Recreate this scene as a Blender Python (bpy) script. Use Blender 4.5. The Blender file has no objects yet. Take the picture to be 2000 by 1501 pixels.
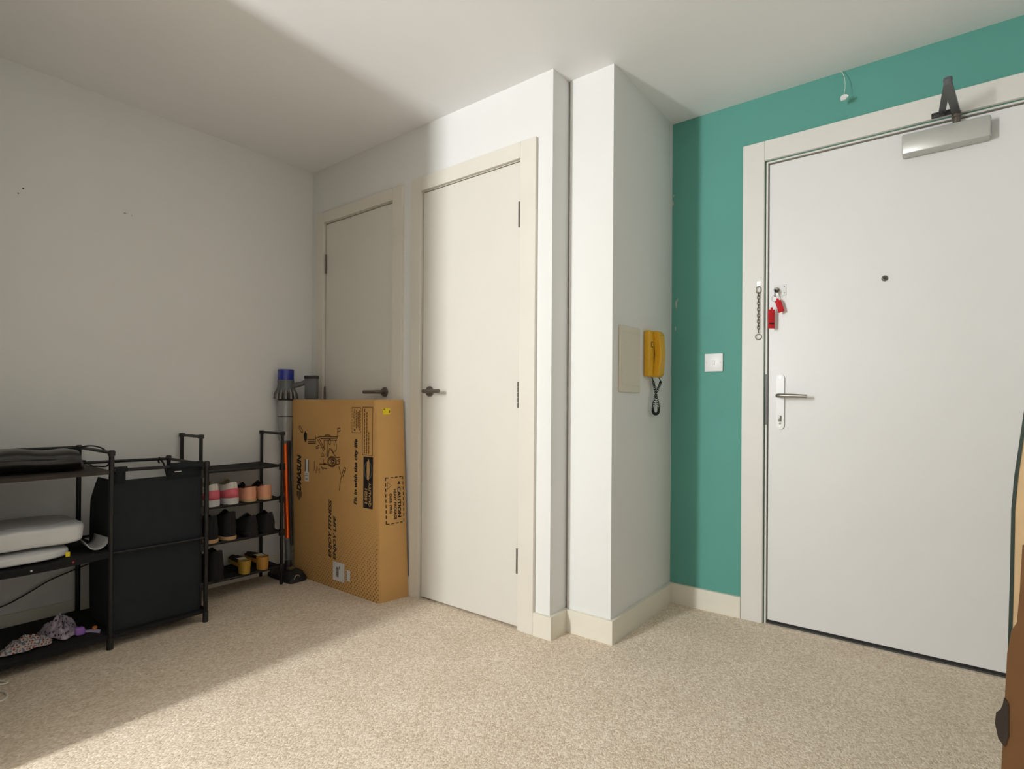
import bpy, bmesh, math, random
from mathutils import Vector, Matrix
random.seed(7)
S = bpy.context.scene
COL = S.collection

# ------------------------------------------------------------------ camera
YAW, PIT, ROL, FPX = 0.6601, 0.0031, 0.0069, 1085.11
fw = Vector((-math.sin(YAW)*math.cos(PIT), math.cos(YAW)*math.cos(PIT), math.sin(PIT)))
rt = Vector((math.cos(YAW), math.sin(YAW), 0)); up = rt.cross(fw)
r2 = math.cos(ROL)*rt + math.sin(ROL)*up; u2 = -math.sin(ROL)*rt + math.cos(ROL)*up
cd = bpy.data.cameras.new('camera'); cam = bpy.data.objects.new('camera', cd); COL.objects.link(cam)
cd.sensor_width = 36; cd.sensor_fit = 'HORIZONTAL'; cd.lens = FPX/2000*36
cd.shift_y = (785.76-750.5)/2000; cd.clip_start = 0.02
cam.matrix_world = Matrix(((r2.x,u2.x,-fw.x,3.0924),(r2.y,u2.y,-fw.y,-1.9572),(r2.z,u2.z,-fw.z,0.99),(0,0,0,1)))
S.camera = cam

# ------------------------------------------------------------------ world, window light, exposure
w = bpy.data.worlds.new('world'); S.world = w; w.use_nodes = True
w.node_tree.nodes['Background'].inputs[0].default_value = (0.75,0.85,1,1)
w.node_tree.nodes['Background'].inputs[1].default_value = 1.0
def area(name, loc, direction, sx, sy, power, color):
    l = bpy.data.lights.new(name, 'AREA'); l.shape = 'RECTANGLE'; l.size = sx; l.size_y = sy
    l.energy = power; l.color = color
    o = bpy.data.objects.new(name, l); COL.objects.link(o); o.location = loc
    o.rotation_euler = Vector(direction).to_track_quat('-Z','Z').to_euler()
    return o
area('window_back_offscreen', (1.15,-3.72,1.68), (0,1,0), 0.20, 1.0, 90, (0.95,0.98,1.0))   # the narrow window behind the camera: its edge shadows show on carpet, pier and teal wall
S.view_settings.view_transform = 'Standard'; S.view_settings.look = 'None'
S.view_settings.gamma = 1; S.view_settings.use_curve_mapping = False
S.view_settings.exposure = 0.18

# ------------------------------------------------------------------ helpers
def lin(c):
    return tuple(((v/255)/12.92 if v/255 <= .04045 else ((v/255+.055)/1.055)**2.4) for v in c)
def mat(name, rgb, rough=.6, metal=0, var=0, vscale=8, bump=0, bscale=200, spec=None, linear=False, coat=0, trans=0):
    m = bpy.data.materials.new(name); m.use_nodes = True
    nt = m.node_tree; p = nt.nodes['Principled BSDF']
    c = rgb if linear else lin(rgb)
    p.inputs['Base Color'].default_value = (*c,1); p.inputs['Roughness'].default_value = rough
    p.inputs['Metallic'].default_value = metal
    if spec is not None: p.inputs['Specular IOR Level'].default_value = spec
    if coat: p.inputs['Coat Weight'].default_value = coat
    if trans: p.inputs['Transmission Weight'].default_value = trans
    tc = nt.nodes.new('ShaderNodeTexCoord')
    n = nt.nodes.new('ShaderNodeTexNoise'); n.inputs['Scale'].default_value = vscale; n.inputs['Detail'].default_value = 4
    nt.links.new(tc.outputs['Object'], n.inputs['Vector'])
    r = nt.nodes.new('ShaderNodeValToRGB'); k = max(var, .015)
    r.color_ramp.elements[0].position = .3; r.color_ramp.elements[1].position = .7
    r.color_ramp.elements[0].color = (*[v*(1-k) for v in c],1); r.color_ramp.elements[1].color = (*[min(1,v*(1+k)) for v in c],1)
    nt.links.new(n.outputs['Fac'], r.inputs['Fac']); nt.links.new(r.outputs['Color'], p.inputs['Base Color'])
    if bump:
        n2 = nt.nodes.new('ShaderNodeTexNoise'); n2.inputs['Scale'].default_value = bscale; n2.inputs['Detail'].default_value = 3
        nt.links.new(tc.outputs['Object'], n2.inputs['Vector'])
        b = nt.nodes.new('ShaderNodeBump'); b.inputs['Strength'].default_value = bump; b.inputs['Distance'].default_value = .002
        nt.links.new(n2.outputs['Fac'], b.inputs['Height']); nt.links.new(b.outputs['Normal'], p.inputs['Normal'])
    return m
def carpet_mat():
    m = bpy.data.materials.new('carpet'); m.use_nodes = True; nt = m.node_tree; p = nt.nodes['Principled BSDF']
    p.inputs['Roughness'].default_value = .95; p.inputs['Specular IOR Level'].default_value = .1
    N = nt.nodes.new; L = nt.links.new
    tc = N('ShaderNodeTexCoord')
    mp = N('ShaderNodeMapping'); mp.inputs['Rotation'].default_value = (0,0,.55); mp.inputs['Scale'].default_value = (1.0,.62,1)
    L(tc.outputs['Object'], mp.inputs['Vector'])
    nz = N('ShaderNodeTexNoise'); nz.inputs['Scale'].default_value = 60; L(mp.outputs['Vector'], nz.inputs['Vector'])
    vo = N('ShaderNodeTexVoronoi'); vo.inputs['Scale'].default_value = 215; vo.inputs['Randomness'].default_value = .8
    L(mp.outputs['Vector'], vo.inputs['Vector'])
    big = N('ShaderNodeTexNoise'); big.inputs['Scale'].default_value = 5; big.inputs['Detail'].default_value = 5; L(tc.outputs['Object'], big.inputs['Vector'])
    ramp = N('ShaderNodeValToRGB'); e = ramp.color_ramp.elements
    e[0].position = .0; e[0].color = (*lin((255,242,222)),1); e[1].position = 1.0; e[1].color = (*lin((220,199,173)),1)
    sc = N('ShaderNodeSeparateColor'); L(vo.outputs['Color'], sc.inputs[0]); L(sc.outputs[0], ramp.inputs['Fac'])
    r2_ = N('ShaderNodeValToRGB'); r2_.color_ramp.elements[0].position=.3; r2_.color_ramp.elements[1].position=.7
    r2_.color_ramp.elements[0].color=(.92,.905,.885,1); r2_.color_ramp.elements[1].color=(1.0,1.0,1.0,1)
    L(big.outputs['Fac'], r2_.inputs['Fac'])
    r3_ = N('ShaderNodeValToRGB'); r3_.color_ramp.elements[0].position=.35; r3_.color_ramp.elements[1].position=.65
    r3_.color_ramp.elements[0].color=(.92,.91,.90,1); r3_.color_ramp.elements[1].color=(1,1,1,1)
    L(nz.outputs['Fac'], r3_.inputs['Fac'])
    mx = N('ShaderNodeMix'); mx.data_type='RGBA'; mx.blend_type='MULTIPLY'; mx.inputs['Factor'].default_value=1
    L(ramp.outputs['Color'], mx.inputs[6]); L(r2_.outputs['Color'], mx.inputs[7])
    mx2 = N('ShaderNodeMix'); mx2.data_type='RGBA'; mx2.blend_type='MULTIPLY'; mx2.inputs['Factor'].default_value=1
    L(mx.outputs[2], mx2.inputs[6]); L(r3_.outputs['Color'], mx2.inputs[7])
    L(mx2.outputs[2], p.inputs['Base Color'])
    inv = N('ShaderNodeMath'); inv.operation='MULTIPLY_ADD'; inv.inputs[1].default_value=-1.0; L(vo.outputs['Distance'], inv.inputs[0]); L(nz.outputs['Fac'], inv.inputs[2])
    b = N('ShaderNodeBump'); b.inputs['Strength'].default_value=.6; b.inputs['Distance'].default_value=.004
    L(inv.outputs[0], b.inputs['Height']); L(b.outputs['Normal'], p.inputs['Normal'])
    return m
M = dict(
    wall=mat('white_wall_paint',(235,234,230),.75,var=.012,vscale=2,bump=.08,bscale=350),
    ceil=mat('ceiling_paint',(248,247,246),.9,var=.012,vscale=1.5),
    green=mat('teal_wall_paint',(92,160,146),.7,var=.03,vscale=3,bump=.1,bscale=350),
    chip=mat('bare_plaster',(176,182,170),.9,var=.1,vscale=60),
    skirt=mat('cream_gloss_paint',(236,230,214),.4,var=.02,vscale=6),
    frame=mat('cream_frame_paint',(229,223,210),.45,var=.02,vscale=5),
    eframe=mat('entrance_frame_paint',(231,228,220),.45,var=.015,vscale=5),
    mark=mat('faint_grey_mark',(150,146,136),.9),
    door=mat('door_paint',(226,221,210),.45,var=.012,vscale=3),
    edoor=mat('entrance_door_paint',(236,235,232),.4,var=.012,vscale=3),
    gap=mat('gap_strip_black',(38,34,30),.8),
    hingem=mat('dark_hinge_steel',(58,53,47),.45,.5),
    carpet=carpet_mat(),
    black=mat('black_metal',(20,20,21),.4,spec=.4),
    blackf=mat('black_fabric',(16,16,17),.9,var=.2,vscale=80,bump=.3,bscale=600),
    navy=mat('dark_navy_canvas',(15,23,28),.85,var=.12,vscale=30,bump=.4,bscale=500),
    steel=mat('brushed_steel',(150,146,140),.32,1),
    dsteel=mat('dark_bronze_metal',(112,105,95),.4,.5),
    chrome=mat('satin_chrome',(225,224,220),.2,.85),
    whitep=mat('white_plastic',(240,240,238),.35),
    whitem=mat('white_coated_metal',(243,243,240),.3),
    closer=mat('silver_closer',(196,196,190),.35,.35),
    grey=mat('grey_plastic',(96,98,100),.4),
    dark=mat('dark_plastic',(30,30,31),.5),
    yellow=mat('yellow_plastic',(226,172,32),.35),
    beige=mat('beige_cover',(222,215,195),.5),
    card=mat('cardboard',(206,160,98),.85,var=.04,vscale=6,bump=.15,bscale=120),
    cardd=mat('cardboard_outer',(102,68,32),.85,var=.06,vscale=6),
    cardl=mat('cardboard_inner',(216,184,138),.85,var=.05,vscale=10),
    tabm=mat('torn_dark_tab',(44,33,24),.8),
    estrip=mat('dark_green_strip',(52,66,56),.5),
    ink=mat('black_ink',(28,22,18),.8),
    inkb=mat('brown_ink',(84,54,24),.85),
    label=mat('white_label',(226,224,222),.5),
    sticker=mat('yellow_sticker',(240,216,20),.5),
    red=mat('red_plastic',(208,24,34),.35),
    orange=mat('orange_anodised',(226,96,34),.25,.7),
    blue=mat('blue_filter',(20,40,150),.25,coat=.6),
    smoke=mat('smoked_clear_plastic',(150,150,148),.12,coat=.8),
    nickel=mat('nickel_cyclone',(105,102,98),.28,.8),
    sheet=mat('white_cotton',(222,222,222),.9,var=.03,vscale=20,bump=.2,bscale=300),
    sheetg=mat('grey_cotton',(196,194,192),.9,var=.04,vscale=20,bump=.2,bscale=300),
    cord=mat('white_cable',(232,224,210),.5),
    glassw=mat('window_glass',(255,255,255),.02,trans=1),
)
ORG = {}
def link(o, parent=None, org=None):
    COL.objects.link(o)
    if parent is not None: o.parent = parent; ORG[o.name] = ORG[parent.name]
    else:
        org = Vector(org if org is not None else (0,0,0)); ORG[o.name] = org; o.location = org
    return o
def tag(o, label, cat, group=None, kind=None):
    o['label'] = label; o['category'] = cat
    if group: o['group'] = group
    if kind: o['kind'] = kind
    return o
def thing(name, org, label, cat, group=None, kind=None):
    o = bpy.data.objects.new(name, None); o.empty_display_size = .05
    link(o, None, org); return tag(o, label, cat, group, kind)
class B:
    """collects shapes in world coordinates, links them as ONE mesh object"""
    def __init__(s): s.bm = bmesh.new()
    def _merge(s, tmp, mx=None):
        if mx is not None: bmesh.ops.transform(tmp, matrix=mx, verts=tmp.verts)
        me = bpy.data.meshes.new('t'); tmp.to_mesh(me); tmp.free(); s.bm.from_mesh(me); bpy.data.meshes.remove(me)
    def box(s, x0,x1,y0,y1,z0,z1, bev=0, seg=2, mx=None):
        t = bmesh.new(); bmesh.ops.create_cube(t, size=1)
        for v in t.verts: v.co = Vector(((x0+x1)/2+v.co.x*(x1-x0),(y0+y1)/2+v.co.y*(y1-y0),(z0+z1)/2+v.co.z*(z1-z0)))
        if bev: bmesh.ops.bevel(t, geom=t.edges[:], offset=bev, segments=seg, affect='EDGES', profile=.5)
        s._merge(t, mx); return s
    def loft(s, rings, cap=True, closed=True):
        t = bmesh.new(); R = [[t.verts.new(p) for p in r] for r in rings]; n = len(rings[0])
        for i in range(len(R)-1):
            for j in range(n if closed else n-1):
                k = (j+1) % n
                try: t.faces.new((R[i][j],R[i][k],R[i+1][k],R[i+1][j]))
                except ValueError: pass
        if cap and closed:
            t.faces.new(R[0][::-1]); t.faces.new(R[-1])
        bmesh.ops.recalc_face_normals(t, faces=t.faces[:])
        s._merge(t); return s
    def tube(s, pts, r, n=8, closed=False, cap=True):
        pts = [Vector(p) for p in pts]; m = len(pts); rr = r if isinstance(r,(list,tuple)) else [r]*m
        T = []
        for i in range(m):
            a = pts[i-1] if (i>0 or closed) else pts[i]; b = pts[(i+1)%m] if (i<m-1 or closed) else pts[i]
            T.append((b-a).normalized())
        nrm = Vector((0,0,1)) if abs(T[0].z)<.9 else Vector((1,0,0))
        nrm = (nrm - T[0]*nrm.dot(T[0])).normalized(); rings = []
        for i in range(m):
            nrm = (nrm - T[i]*nrm.dot(T[i])); nrm = nrm.normalized() if nrm.length>1e-6 else T[i].orthogonal().normalized()
            bn = T[i].cross(nrm)
            rings.append([pts[i]+rr[i]*(math.cos(2*math.pi*k/n)*nrm+math.sin(2*math.pi*k/n)*bn) for k in range(n)])
        if closed: rings.append(rings[0]); return s.loft(rings, cap=False)
        return s.loft(rings, cap=cap)
    def lathe(s, prof, org, axis=(0,0,1), n=24):
        ax = Vector(axis).normalized(); e1 = ax.orthogonal().normalized(); e2 = ax.cross(e1); o = Vector(org)
        return s.loft([[o+ax*h+max(r,1e-4)*(math.cos(2*math.pi*k/n)*e1+math.sin(2*math.pi*k/n)*e2) for k in range(n)] for r,h in prof])
    def poly(s, pts, ext):
        """flat polygon extruded by vector ext"""
        e = Vector(ext); return s.loft([[Vector(p) for p in pts],[Vector(p)+e for p in pts]])
    def grid(s, f, nu, nv):
        t = bmesh.new(); V = [[t.verts.new(f(i/nu,j/nv)) for j in range(nv+1)] for i in range(nu+1)]
        for i in range(nu):
            for j in range(nv): t.faces.new((V[i][j],V[i+1][j],V[i+1][j+1],V[i][j+1]))
        s._merge(t); return s
    def go(s, name, m, parent=None, org=None, smooth=True, label=None, kind=None, solid=0):
        me = bpy.data.meshes.new(name); bmesh.ops.recalc_face_normals(s.bm, faces=s.bm.faces[:]) if not solid else None
        s.bm.to_mesh(me); s.bm.free()
        o = bpy.data.objects.new(name, me); link(o, parent, org)
        me.transform(Matrix.Translation(-ORG[o.name])); me.materials.append(M[m] if isinstance(m,str) else m)
        if smooth:
            for p in me.polygons: p.use_smooth = True
            me.set_sharp_from_angle(angle=math.radians(38))
        if solid:
            md = o.modifiers.new('thickness','SOLIDIFY'); md.thickness = solid; md.offset = 0
        if label: o['label'] = label
        if kind: o['kind'] = kind
        return o
def text(body, corner, xd, yd, length, height, m, parent, name='printed_text', shear=0, bold=.0, depth=.0004):
    for k in (1,.7,.4,0):                  # heavy offsets can make a glyph fill fail: step the weight down
        cu = bpy.data.curves.new('t','FONT'); cu.body = body; cu.shear = shear; cu.offset = bold*k; cu.resolution_u = 3
        t = bpy.data.objects.new('t', cu); COL.objects.link(t); bpy.context.view_layer.update()
        me = bpy.data.meshes.new_from_object(t.evaluated_get(bpy.context.evaluated_depsgraph_get()))
        bpy.data.objects.remove(t); bpy.data.curves.remove(cu)
        if sum(p.area for p in me.polygons) > .055*len(body.replace(' ','')): break
    xs = [v.co.x for v in me.vertices]; ys = [v.co.y for v in me.vertices]
    x0,x1,y0,y1 = min(xs),max(xs),min(ys),max(ys); xd = Vector(xd); yd = Vector(yd); nd = xd.cross(yd)
    for v in me.vertices:
        v.co = Vector(corner)+xd*((v.co.x-x0)/(x1-x0)*length)+yd*((v.co.y-y0)/(y1-y0)*height)+nd*depth
    me.name = name; o = bpy.data.objects.new(name, me); link(o, parent)
    me.transform(Matrix.Translation(-ORG[o.name])); me.materials.clear(); me.materials.append(M[m]); return o

# ------------------------------------------------------------------ room shell
H, A, E, Bx, D = 2.4127, 1.7824, 0.1238, 2.0033, 0.7601
XR, YF = 3.78, -3.70                     # right wall, wall with the window behind the camera
T, BH = .016, .098
def struct(o, label, cat): return tag(o, label, cat, kind='structure')
struct(B().box(-.1,XR+.1,YF-.1,D+.12,-.05,0).go('floor','carpet',smooth=False),'beige loop pile carpet covering the whole floor','floor')
struct(B().box(-.1,XR+.1,YF-.1,D+.12,H,H+.05).go('ceiling','ceil',smooth=False),'plain white painted ceiling','ceiling')
wl = struct(B().box(-.1,0,YF,D+.12,0,H).go('wall_left','wall',smooth=False),'long white wall behind the shoe rack and shelf unit','wall')
b = B(); b.box(0,.136,0,.1,0,H).box(.776,.985,0,.1,0,H).box(1.626,A,0,E+.05,0,H).box(.136,.776,0,.1,2.078,H).box(.985,1.626,0,.1,2.078,H)
struct(b.go('wall_back','wall',smooth=False),'white wall holding the two cupboard doors','wall')
struct(B().box(A+.008,Bx,E,D+.12,0,H).box(A-.05,A+.010,E+.04,D,0,H).go('wall_pier','wall',smooth=False),'white boxed pier carrying the yellow intercom phone','wall')
b = B(); b.box(Bx,2.447,D,D+.12,0,H).box(3.403,XR,D,D+.12,0,H).box(2.447,3.403,D,D+.12,2.106,H)
we = struct(b.go('wall_entrance','green',smooth=False),'teal green wall around the entrance door','wall')
b = B(); b.box(XR,XR+.1,YF,D+.12,0,H)
struct(b.go('wall_right','wall',smooth=False),'plain white wall to the right of the entrance door','wall')
b = B(); b.box(0,1.05,YF-.1,YF,0,H).box(1.25,XR,YF-.1,YF,0,H).box(1.05,1.25,YF-.1,YF,0,1.18).box(1.05,1.25,YF-.1,YF,2.18,H)
struct(b.go('wall_front','wall',smooth=False),'white wall with the narrow tall window behind the camera','wall')
struct(B().box(0,1.12,-1.84,-1.74,0,H).go('wall_nib','wall',smooth=False),'short white nib wall closing off the storage alcove','wall')
struct(B().box(0,A+.01,D,D+.12,0,H).go('wall_cupboard','wall',smooth=False),'white wall at the back of the cupboards','wall')
# window frames (behind the camera)
def window(n, horizontal, u0,u1,z0,z1, p, label):
    t = thing('window_%d'%n, (0,0,0), label, 'window', kind='structure')
    b = B(); f = .03
    for (a0,a1,c0,c1) in ((u0,u0+f,z0,z1),(u1-f,u1,z0,z1),(u0,u1,z0,z0+f),(u0,u1,z1-f,z1)):
        if horizontal: b.box(a0,a1,p,p+.04,c0,c1)
        else: b.box(p,p+.04,a0,a1,c0,c1)
    b.go('window_frame','whitep',t,smooth=False)
window(1,True,1.03,1.27,1.16,2.20,YF-.005,'narrow tall window behind the camera')
# paint chips on the teal wall, nail holes and marks on the left wall
def pol(pts, plane, ext): return B().poly(pts, ext)
for pts in ([(2.0045,2.047),(2.012,2.058),(2.014,2.05),(2.010,2.044)],[(2.0045,2.022),(2.007,2.028),(2.012,2.008),(2.005,1.996)],
            [(2.021,1.512),(2.030,1.520),(2.034,1.530),(2.036,1.524),(2.031,1.505),(2.031,1.482),(2.026,1.476),(2.023,1.494)],[(2.02,1.385),(2.026,1.388),(2.027,1.37),(2.022,1.366)]):
    B().poly([(x,D,z) for x,z in pts],(0,-.0006,0)).go('paint_chip','chip',we)
for y,z,ry,rz,mm in ((-1.372,1.892,.0035,.003,'dark'),(-1.388,1.867,.003,.004,'mark'),(-1.0,1.890,.0055,.0026,'mark'),(-.972,1.886,.002,.002,'mark')):
    B().poly([(0,y+ry*math.cos(k*.785),z+rz*math.sin(k*.785)) for k in range(8)],(.0006,0,0)).go('nail_hole',mm,wl)
# baseboards
def skirt(name, boxes, label):
    b = B()
    for q in boxes: b.poly([(x,y,0) for x,y in q],(0,0,BH))
    struct(b.go(name,'skirt'),label,'baseboard')
skirt('baseboard_left',[[(0,-1.74),(T,-1.74),(T,0),(0,0)]],'cream baseboard along the left wall behind the racks')
skirt('baseboard_back',[[(.848,-T),(.922,-T),(.922,0),(.848,0)],[(1.706,-T),(A+T,-T),(A,0),(1.706,0)]],'cream baseboard pieces beside the cupboard door frames')
skirt('baseboard_pier',[[(A,0),(A+T,-T),(A+T,E-T),(Bx+T,E-T),(Bx+T,D-T),(Bx,D),(Bx,E),(A,E)]],'scuffed cream baseboard wrapping round the white pier')
skirt('baseboard_entrance',[[(Bx+T,D-T),(2.348,D-T),(2.348,D),(Bx,D)],[(3.502,D-T),(XR,D-T),(XR,D),(3.502,D)]],'cream baseboard below the teal wall')
skirt('baseboard_right',[[(XR-T,YF),(XR,YF),(XR,D-T),(XR-T,D-T)]],'cream baseboard along the right hand wall')
# ---- cupboard doors
def lever(par, x, z, y, sgn, length):
    """lever handle on a round rose; door face at y, lever runs along sgn*X"""
    h = B().lathe([(.026,0),(.026,.006),(.024,.009),(.0,.009)],(x,y,z),(0,-1,0)).go('handle','dsteel',par,label='dark metal lever handle on a round rose')
    B().tube([(x,y-.008,z),(x,y-.040,z),(x+sgn*.004,y-.050,z),(x+sgn*.012,y-.053,z),(x+sgn*length,y-.053,z)],[.010,.010,.0098,.0095,.0095],10).go('lever','dsteel',h)
def hinge(par, x, z0, z1, y, s):
    """x = edge of the leaf on the hinge side, s = direction from leaf to jamb"""
    h = B().box(x-.0035,x+.0045*1.0,y-.0035,y+.002,z0,z1) if s>0 else B().box(x-.0045,x+.0035,y-.0035,y+.002,z0,z1)
    h = h.go('hinge','hingem',par,smooth=False,label='dark steel butt hinge')
    n=5
    for k in range(n):
        a0=z0+(z1-z0)*k/n; a1=z0+(z1-z0)*(k+1)/n-.0015
        B().tube([(x-s*.0045,y-.006,a0),(x-s*.0045,y-.006,a1)],.0048,10).go('knuckle','dsteel',h)
def cupboard_door(n, x0,x1,zt, ol,orr,ot, label, hs, hz, handle_x, hsgn):
    t = thing('door_%d'%n, ((x0+x1)/2,0,0), label, 'door', kind='structure')
    B().box(x0,x1,.0,.04,.010,zt,bev=.0015,seg=1).go('leaf','door',t)
    il, ir, it = x0-.010, x1+.010, zt+.012
    B().box(il,x0-.004,.002,.1,0,zt+.005).box(x1+.004,ir,.002,.1,0,zt+.005).box(il,ir,.002,.1,zt+.005,it).box(x0-.006,x0+.012,.041,.1,0,zt).box(x1-.012,x1+.006,.041,.1,0,zt).box(x0-.006,x1+.006,.041,.1,zt-.012,zt+.006).go('door_lining','frame',t)
    B().box(ol,il+.004,-.0165,.001,0,ot,bev=.0015,seg=1).go('architrave','frame',t)
    B().box(ir-.004,orr,-.0165,.001,0,ot,bev=.0015,seg=1).go('architrave','frame',t)
    B().box(il+.004,ir-.004,-.0165,.001,it-.004,ot,bev=.0015,seg=1).go('architrave','frame',t)
    for z0,z1 in hz: hinge(t, x1 if hs>0 else x0, z0, z1, 0, hs)
    lever(t, handle_x, 1.052, 0, hsgn, .115)
    return t
HZ = [(1.772,1.885),(.975,1.09),(.245,.357)]
cupboard_door(1,.146,.764,2.066,.063,.848,2.138,'flat cream cupboard door partly hidden by the tall cardboard box',-1,HZ,.701,-1)
cupboard_door(2,.995,1.616,2.063,.922,1.706,2.143,'full height cream cupboard door next to the white pier',1,HZ,1.050,1)
# ---- entrance door
dt = thing('door_3', (2.925,D,0), 'white flush entrance door in the teal wall with closer and lever handle', 'door', kind='structure')
LX0, LX1, LZ, LY = 2.462, 3.388, 2.091, D+.004
leaf = B().box(LX0,LX1,LY,LY+.05,.018,LZ,bev=.0015,seg=1).go('leaf','edoor',dt)
B().box(2.4495,LX0-.0055,D-.002,D+.12,0,LZ+.006).box(2.446,2.4495,D+.03,D+.12,0,2.107).box(LX1+.0055,3.404,D-.002,D+.12,0,LZ+.006).box(2.4495,3.404,D-.002,D+.12,LZ+.006,2.104).box(2.4495,3.404,D+.03,D+.12,2.104,2.107).box(LX0-.006,LX0+.014,LY+.051,D+.12,0,LZ).box(LX1-.014,LX1+.006,LY+.051,D+.12,0,LZ).box(LX0,LX1,LY+.051,D+.12,LZ-.014,LZ+.006).go('door_lining','eframe',dt)
for q in ((2.35,2.445,D-.018,D-.001,0,2.198),(3.405,3.50,D-.018,D-.001,0,2.198),(2.445,3.405,D-.018,D-.001,2.108,2.198)):
    B().box(*q,bev=.002,seg=1).go('architrave','eframe',dt)
B().box(LX0,LX1,D-.012,LY+.05,0,.006).go('threshold_strip','chrome',dt,label='thin metal threshold strip')
B().box(LX0,LX1,LY+.006,LY+.05,.006,.0175).go('bottom_strip','gap',dt,label='dark strip filling the gap under the door')  # dark strip fills the gap between threshold and leaf
# lever handle on long backplate
def stadium(x,z0,z1,hw,y,n=8):
    p=[(x+hw*math.cos(a),y,z1-hw+hw*math.sin(a)) for a in [math.pi*i/n for i in range(n+1)]]
    return p+[(x-hw*math.cos(a),y,z0+hw-hw*math.sin(a)) for a in [math.pi*i/n for i in range(n+1)]]
pl = B().poly(stadium(2.513,.886,1.131,.0165,LY),(0,-.009,0)).go('handle_plate','whitem',dt,label='white long rounded handle backplate')
B().tube([(2.511,LY-.008,1.037),(2.511,LY-.048,1.037),(2.516,LY-.055,1.037),(2.526,LY-.058,1.037),(2.57,LY-.058,1.036),(2.628,LY-.056,1.033)],[.0095,.0095,.0095,.0095,.009,.0075],12).go('lever','steel',pl,label='satin steel lever')
for z in (1.118,.900): B().lathe([(.0055,0),(.0055,.0012),(0,.0012)],(2.513,LY-.009,z),(0,-1,0),12).go('screw','steel',pl)
B().box(2.5085,2.5165,LY-.024,LY-.009,.921,.949,bev=.002).go('thumb_turn','steel',pl,label='small steel thumb turn')
B().lathe([(.0045,0),(.0045,.001),(0,.001)],(2.513,LY-.009,.912),(0,-1,0),10).go('key_cylinder','dsteel',pl)
B().box(2.4502,2.4562,D-.0035,D,.905,1.135).go('strike_plate','grey',dt,label='long grey strike plate in the jamb')
ph = B().lathe([(.0115,0),(.0115,.004),(.0085,.006),(0,.006)],(2.902,LY,1.514),(0,-1,0),16).go('peephole','dsteel',dt)
B().lathe([(.006,0),(.006,.0008),(0,.0008)],(2.902,LY-.006,1.514),(0,-1,0),12).go('lens','dark',ph)
# rim lock plate
rl = B().box(2.485,2.534,LY-.004,LY,1.486,1.538,bev=.0015).go('lock_plate','whitem',dt,label='small white lock plate above the keys')
for z in (1.499,1.526): B().lathe([(.003,0),(.003,.001),(0,.001)],(2.527,LY-.004,z),(0,-1,0),8).go('screw','dsteel',rl)
B().lathe([(.011,0),(.011,.010),(.009,.013),(0,.013)],(2.496,LY-.004,1.514),(0,-1,0),14).go('lock_cylinder','dsteel',rl)
# door closer
cl = B().box(2.96,3.226,LY-.062,LY-.001,1.982,2.060,bev=.006,seg=2).go('closer_body','closer',dt,label='silver overhead door closer body')
B().box(3.219,3.2275,LY-.052,LY-.006,1.994,2.053,bev=.001,seg=1).go('end_cap','grey',cl)
B().lathe([(.012,0),(.012,.03),(.015,.032),(.015,.052),(0,.052)],(3.128,LY-.034,2.056),(0,0,1),14).go('pinion','dsteel',cl)
def bar(p,q,hw,th):
    p=Vector(p);q=Vector(q);d=(q-p).normalized();n=Vector((-d.y,d.x,0))*hw;b=B()
    pts=[]
    for c,s in ((q,1),(p,-1)):
        for k in range(7):
            a=math.pi*k/6; pts.append(c+s*(d*hw*math.sin(a)-n*math.cos(a)))
    return b.poly(pts,(0,0,th))
elb=(3.101,.470)
bar((3.128,LY-.034,2.098),(*elb,2.098),.0125,.010).go('closer_arm','grey',cl,label='grey closer arm folded forward')
bar((3.085,D-.050,2.112),(*elb,2.112),.0105,.009).go('closer_arm','grey',cl,label='grey closer arm folded forward')
B().lathe([(.0125,0),(.0125,.017),(.014,.018),(.013,.024),(.006,.028),(0,.028)],(*elb,2.100),(0,0,1),14).go('elbow_joint','grey',cl)
B().box(3.052,3.132,D-.030,D-.0185,2.108,2.126,bev=.002).box(3.077,3.093,D-.058,D-.028,2.108,2.122,bev=.002).go('arm_bracket','dark',cl)

# ---- things on the walls near the door
c = thing('security_chain',(2.425,D-.018,1.43),'thin steel security chain hanging on the cream frame of the entrance door','chain')
B().box(2.416,2.432,D-.023,D-.018,1.538,1.560,bev=.001,seg=1).go('chain_plate','chrome',c)
def ring(b,cx,cy,cz,rx,rz,tilt,r):
    pts=[]
    for k in range(12):
        a=2*math.pi*k/12; u=rx*math.cos(a); v=rz*math.sin(a)
        pts.append((cx+u*math.cos(tilt),cy+u*math.sin(tilt),cz+v))
    return b.tube(pts,r,6,closed=True)
ring(B(),2.424,D-.026,1.519,.010,.016,.2,.0017).go('end_link','dsteel',c)
z=1.500; i=0
while z>1.325:
    ring(B(),2.424,D-.025,z,.0052,.0095,.5 if i%2 else -1.1,.0016).go('chain_link','dsteel',c); z-=.0138; i+=1
ring(B(),2.424,D-.024,1.306,.0125,.0125,.15,.0016).go('end_ring','dsteel',c)

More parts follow.
